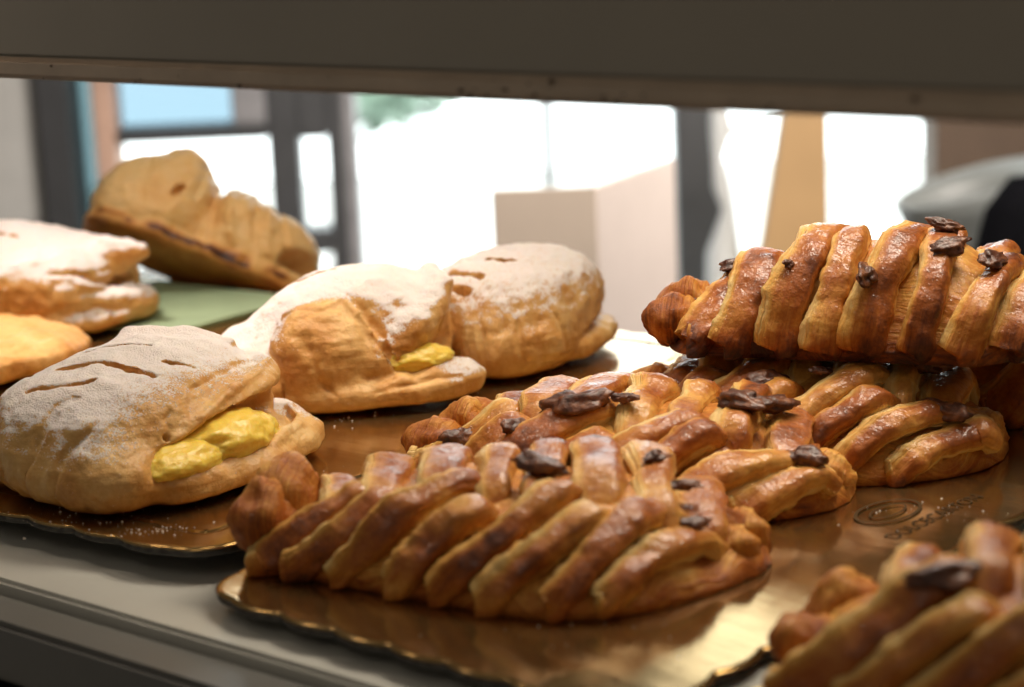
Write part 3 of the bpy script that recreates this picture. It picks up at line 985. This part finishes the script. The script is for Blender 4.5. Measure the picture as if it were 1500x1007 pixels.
# ------------------------------------------------------------------ pecan plaits
def plait(label, a, b, w0, w1_, h0, z0=0.0, n=7, fslant=.028, bslant=.018, freach=(84, 64), breach=(128, 120), seed=0, pecans=(), tilt=0.0, dark=0.0, roll=0.0, end_h=.6, nose=.45, burnt=0.0, foot=.011, wk=None, nub=1.0):
    a, b = np.array(a), np.array(b)
    L = np.linalg.norm(b - a)
    ob = thing('pecan_plait', label, 'pastry', (a[0], a[1], z0), (math.radians(roll), math.radians(tilt), math.atan2(b[1] - a[1], b[0] - a[0])), 'glazed pecan plaits on the gold boards')
    rg = np.random.default_rng(seed)

    if wk:
        ts = np.linspace(0, 1, 41); ws = np.interp(ts, [k_[0] for k_ in wk], [k_[1] for k_ in wk])
        for _ in range(12):
            ws[1:-1] = (ws[:-2] + 2 * ws[1:-1] + ws[2:]) / 4
        wk_ = list(zip(ts, ws))
        w1_ = wk[-1][1] * 1.25

    def W(x):
        t_ = np.clip(x / L, 0, 1)
        if wk:
            return np.interp(t_, [k_[0] for k_ in wk_], [k_[1] for k_ in wk_])
        return (w0 + (w1_ - w0) * np.minimum(t_ * 1.25, 1) ** .8) * (1 - .42 * sstep(.80, 1.03, t_))

    def H(x):
        t_ = np.clip(x / L, 0, 1)
        return h0 * (nose + (1 - nose) * sstep(-.05, .36, t_)) * (end_h + (1 - end_h) * sstep(1.0, .72, t_))

    # dough base with filling showing between the strips
    nx, nf = 90, 44
    X = np.linspace(-.006, L + .006, nx)
    V, tone, gl = [], [], []
    for i, x in enumerate(X):
        ends = min(1, math.sqrt(max(0, 1 - (1 - min(i, nx - 1 - i) / 7) ** 2))) if min(i, nx - 1 - i) < 7 else 1
        w, h = W(x) * .965 * max(ends, .02), (H(x) - .0010) * max(ends, .02)
        for j in range(nf):
            f = 2 * math.pi * j / nf
            y, z = -w * math.cos(f), h * math.sin(f)
            if f < math.pi:
                y *= 1 + .12 * float(sstep(foot, foot * .35, z)) * (.8 + .5 * float(_T[int(i * 7 + seed * 131 + (j > nf / 4) * 977) % 60000]) * 0)
            if f > math.pi:
                z = max(z, -.0) * 0 + .0004
            V.append((x, y, max(z, .0004)))
    V = np.array(V)
    d = .0016 * fbm(V * 90, seed, 3)
    up_ = sstep(.001, .006, V[:, 2])
    nrm = np.stack([0 * V[:, 0], V[:, 1] / .05, V[:, 2] / .03 + .2], 1); nrm /= np.linalg.norm(nrm, axis=1)[:, None]
    V = V + nrm * (d * up_)[:, None]
    F = [(i * nf + j, i * nf + (j + 1) % nf, (i + 1) * nf + (j + 1) % nf, (i + 1) * nf + j) for i in range(nx - 1) for j in range(nf)]
    F = [f[::-1] for f in F]
    F += [tuple(range(nf)), tuple((nx - 1) * nf + j for j in range(nf))[::-1]]
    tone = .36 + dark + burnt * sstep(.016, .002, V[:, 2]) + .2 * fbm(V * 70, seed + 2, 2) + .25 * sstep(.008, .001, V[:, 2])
    gl = .55 * sstep(.010, .024, V[:, 2])
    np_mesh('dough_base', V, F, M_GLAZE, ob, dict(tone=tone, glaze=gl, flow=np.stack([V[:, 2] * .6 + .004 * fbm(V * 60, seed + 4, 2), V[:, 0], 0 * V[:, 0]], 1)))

    # strips, laid over from both sides in pairs
    ns, nc = 48, 36
    S = L / n * 2
    items = []
    for g in range(-1, int(n / 2 + 1)):
        for m_ in (0, 1):
            xb = g * S + (m_ + .5) * S / 2 - fslant * .55
            xt = g * S + S * .62 + m_ * S * .22 + fslant * .45
            if -.010 < xb < L - .008 and xt < L + .012:
                items.append((-1, xb, max(xt, .004), g * 2 + m_, freach[m_], S * .245 * math.cos(math.atan(fslant / (max(w1_, .04) * .95)))))
            xb = g * S + (m_ + .5) * S / 2 + .1 * S - bslant * .3
            xt = xb + bslant + (.5 - m_) * S * .04
            if -.010 < xb < L - .006 and xt < L + .004:
                items.append((1, xb, max(xt, 0), g * 2 + m_, breach[m_], S * .235))
    for side, x0, xt, k, rch, wd in items:
        x0 += rg.normal() * .0012; xt += rg.normal() * .0012
        wd = wd * (.84 + .30 * rg.random()); th = .0043 + .0018 * rg.random()
        reach = math.radians(rch + rg.uniform(-5, 5))
        s = np.linspace(0, 1, ns)
        phi = .02 + (reach - .02) * s
        x = x0 + (xt - x0) * s ** 1.1 + .0012 * np.sin(s * 5 + rg.random() * 6)
        w, h = W(x), H(x)
        # the strip thins where it dives under its opposite number, and where it is tucked under the loaf
        lift = .0014 - .0078 * sstep(.84, 1.0, s)
        if side > 0:
            lift = lift - .0016 * sstep(.55, .75, s)
        cy = np.cos(phi); sy = np.sin(phi)
        C = np.stack([x, side * (w + lift * .6) * np.sign(cy) * np.abs(cy) ** .85, (h + lift) * np.maximum(sy, -.3)], 1)
        C[:, 2] = np.maximum(C[:, 2], .0036)
        T = np.gradient(C, axis=0); T /= np.linalg.norm(T, axis=1)[:, None]
        Nn = np.stack([0 * x, side * cy / w, sy / h], 1); Nn /= np.linalg.norm(Nn, axis=1)[:, None]
        Nn = Nn - T * (Nn * T).sum(1)[:, None]; Nn /= np.linalg.norm(Nn, axis=1)[:, None]
        B = np.cross(T, Nn)
        if B[:, 0].mean() < 0:
            B = -B
        rnd = np.sqrt(np.clip(1 - (1 - np.clip(s / .07, 0, 1)) ** 2, .02, 1)) * np.sqrt(np.clip(1 - (1 - np.clip((1 - s) / .05, 0, 1)) ** 2, .02, 1))
        tp = rnd * (1.02 - .22 * s + .08 * np.sin(s * 7 + rg.random() * 6)) * (1 - .30 * sstep(.88, 1, s))
        V, tone, gl, fl_ = [], [], [], []
        lean = rg.uniform(-.25, .25)
        shift = rg.normal() * .12
        for i in range(ns):
            for j in range(nc):
                q = 2 * math.pi * j / nc
                u = math.copysign(abs(math.cos(q)) ** .62, math.cos(q)); v = math.copysign(abs(math.sin(q)) ** .72, math.sin(q))
                vv = v * (1 + lean * u) if v > 0 else v
                V.append(C[i] + B[i] * (u * wd * tp[i]) + Nn[i] * (vv * th * rnd[i] * (1.05 - .2 * s[i])))
                crest = (float(sstep(-.80, -.15, np.array(u - shift))) * float(sstep(1.3, .8, np.array(u)))) if v > -.2 else 0
                tone.append(.08 + crest * (.34 + .14 * math.sin(math.pi * s[i])))
                gl.append((sstep(-.8, -.2, np.array(u - shift)) * sstep(1.2, .85, np.array(u)) if v > -.1 else 0) * (.35 + .65 * sstep(.12, .45, s[i])))
                fl_.append((u * wd * .7 + v * th * 1.0, s[i] * .06 + seed * .37 + k * .11, side * .05 + k * .013))
        V = np.array(V); tone = np.array(tone); gl = np.array(gl); fl_ = np.array(fl_)
        sm_ = seed * 3 + k + (50 if side > 0 else 0)
        nn = V - np.repeat(C, nc, 0); nn /= np.linalg.norm(nn, axis=1)[:, None] + 1e-9
        d = .0015 * fbm(V * 75, sm_, 3) + (.0009 * vnoise(np.stack([fl_[:, 0] * 700, fl_[:, 1] * 45, 0 * gl], 1), sm_ + 3) + .0005 * vnoise(V * 420, sm_ + 4)) * (1 - .7 * gl) + .0007 * sstep(.35, .7, vnoise(V * 170, sm_ + 6))
        V = V + nn * d[:, None]
        V[:, 2] = np.maximum(V[:, 2], .0003)
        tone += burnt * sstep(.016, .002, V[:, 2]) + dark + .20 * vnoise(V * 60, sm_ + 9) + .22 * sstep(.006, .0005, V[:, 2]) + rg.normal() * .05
        F = [(i * nc + j, i * nc + (j + 1) % nc, (i + 1) * nc + (j + 1) % nc, (i + 1) * nc + j) for i in range(ns - 1) for j in range(nc)]
        F += [tuple(range(nc))[::-1], tuple((ns - 1) * nc + j for j in range(nc))]
        e1 = V[F[300][1]] - V[F[300][0]]; e2 = V[F[300][3]] - V[F[300][0]]
        if np.dot(np.cross(e1, e2), nn[F[300][0]]) < 0:
            F = [f[::-1] for f in F]
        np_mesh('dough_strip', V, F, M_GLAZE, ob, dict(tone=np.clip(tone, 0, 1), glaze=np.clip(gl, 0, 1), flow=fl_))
    # folded ends
    for (x, y, z, rx, ry, rz_, tn) in ((-.004, -.4 * w0, .010, .011, .012, .010, .62), (-.001, .35 * w0, .012, .012, .014, .011, .55),
                                       (L - .008, -.24 * w1_, .006, .012, .42 * w1_, .008, .50), (L - .006, .24 * w1_, .007, .012, .40 * w1_, .009, .46), (L - .012, 0, .012, .010, .36 * w1_, .007, .66)):
        blob('end_fold', (x, y, z * (nub if x < .01 else 1)), (rx, ry * (nub if x < .01 else 1), rz_ * (nub if x < .01 else 1)), M_GLAZE, ob, seed + int(1000 * abs(y)), .22, 1.7, 36, 20,
             dict(tone=lambda P, tn=tn: np.clip(tn + dark + .22 * vnoise(P * 2, seed) - .15 * P[:, 2], 0, 1), glaze=.25, flow=lambda P: P * .012))
    for (px, ang, ln, rot) in pecans:
        x = px * L; w, h = float(W(x)), float(H(x)); f = math.radians(ang)
        o = blob('pecan_piece', (0, 0, 0), (ln * .95, ln * .46, ln * .30), M_PECAN, ob, int(px * 999) + seed, .42, 1.7, 30, 18)
        o.location = (x, -(w + .0055) * math.cos(f), (h + .0070) * math.sin(f))
        o.rotation_euler = (math.pi / 2 - f, rg.uniform(-.2, .2), math.radians(rot))
    return ob


plait('front pecan plait in the middle with a dark folded left end and one black pecan', (-.078, .684), (.074, .651), .022, .045, .0295, 0.0, 9, fslant=.030, seed=1, end_h=.35, nub=1.35,
      wk=((0, .020), (.25, .036), (.64, .058), (.82, .050), (1, .018)), pecans=((.575, 78, .010, -10), (.86, 86, .006, 10), (.80, 100, .007, 60), (.90, 60, .006, 40)))
plait('pecan plait lying between the front plait and the rear right plait', (-.022, .788), (.110, .716), .032, .045, .030, 0.0, 8, seed=2, end_h=.45,
      wk=((0, .026), (.25, .042), (.6, .050), (.82, .042), (1, .020)), pecans=((.11, 45, .008, 60), (.29, 46, .007, 80), (.41, 64, .013, 15), (.52, 72, .005, 0), (.79, 85, .011, -15), (.83, 100, .010, 50), (.96, 62, .009, 5), (.68, 34, .006, 30)))
plait('pecan plait under the topmost plait, its right end on bare gold foil', (.052, .828), (.174, .760), .032, .044, .034, 0.0, 8, seed=3, end_h=.5,
      wk=((0, .026), (.25, .042), (.6, .054), (.82, .048), (1, .024)), pecans=((.47, 50, .009, 40), (.61, 61, .004, 0), (.93, 58, .009, -5), (.84, 88, .009, 30), (.5, 80, .006, 30)))
plait('topmost pecan plait stacked on the others against the window', (.068, .813), (.200, .780), .026, .040, .039, .0385, 8, seed=4, dark=.02, nose=.16, burnt=.30, foot=.017, fslant=.009, bslant=.006, freach=(112, 104), breach=(100, 96),
      pecans=((.16, 88, .009, 20), (.54, 43, .010, 75), (.74, 62, .009, 15), (.86, 66, .009, 70), (.73, 82, .007, 0), (.01, 88, .007, 10), (.32, 50, .004, 60)))
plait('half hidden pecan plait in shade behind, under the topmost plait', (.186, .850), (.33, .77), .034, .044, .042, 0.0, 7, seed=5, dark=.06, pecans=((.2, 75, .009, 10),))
plait('blurred pecan plait in the right front corner', (.088, .572), (.20, .510), .032, .044, .038, -.004, 6, fslant=.036, freach=(76, 56), seed=6,
      pecans=((.30, 60, .009, 20), (.55, 95, .012, -40), (.62, 70, .008, 10)))

# pale paper behind
pp = boxes('green_sheet', [(-.05, .06, -.05, .052, -.0010, .0010)], M_GREEN, bevel=.0005)  # thin flat green box lying on the board
pp.location = (-.187, 1.095, .0052); pp.rotation_euler = (0, 0, math.atan2(LA[1], LA[0]))
tag(pp, 'pale green paper on the board behind the sugared pastries', 'sheet')

# sugar specks and flakes on the foil
V, F = [], []
for (cx, cy, z, sx, sy, n_) in ((-.126, .703, .0040, .014, .005, 70), (-.150, .720, .0040, .05, .02, 60), (-.07, .74, .0040, .03, .05, 40), (-.08, .845, .0040, .03, .02, 50), (.01, .90, .0040, .04, .02, 40), (.02, .60, .0002, .06, .03, 30), (-.05, .815, .0004, .012, .010, 70), (-.155, .715, .0040, .02, .012, 26), (.14, .70, .0002, .03, .02, 40), (-.06, .775, .0004, .008, .004, 12), (-.02, .88, .0040, .02, .015, 20)):
    for k in range(n_):
        x, y = cx + rng.normal() * sx * .5, cy + rng.normal() * sy * .5
        s_ = .00012 + .0005 * rng.random() ** 3
        i = len(V)
        for q in range(4):
            an = q * math.pi / 2 + rng.random()
            V.append((x + math.cos(an) * s_, y + math.sin(an) * s_, z))
        V.append((x, y, z + s_ * .9))
        F += [(i, i + 1, i + 4), (i + 1, i + 2, i + 4), (i + 2, i + 3, i + 4), (i + 3, i, i + 4)]
cr_ = np_mesh('crumbs', V, F, M_CRUMB, smooth=False); cr_['kind'] = 'stuff'; cr_['label'] = 'sugar specks and flaky crumbs scattered on the gold foil'
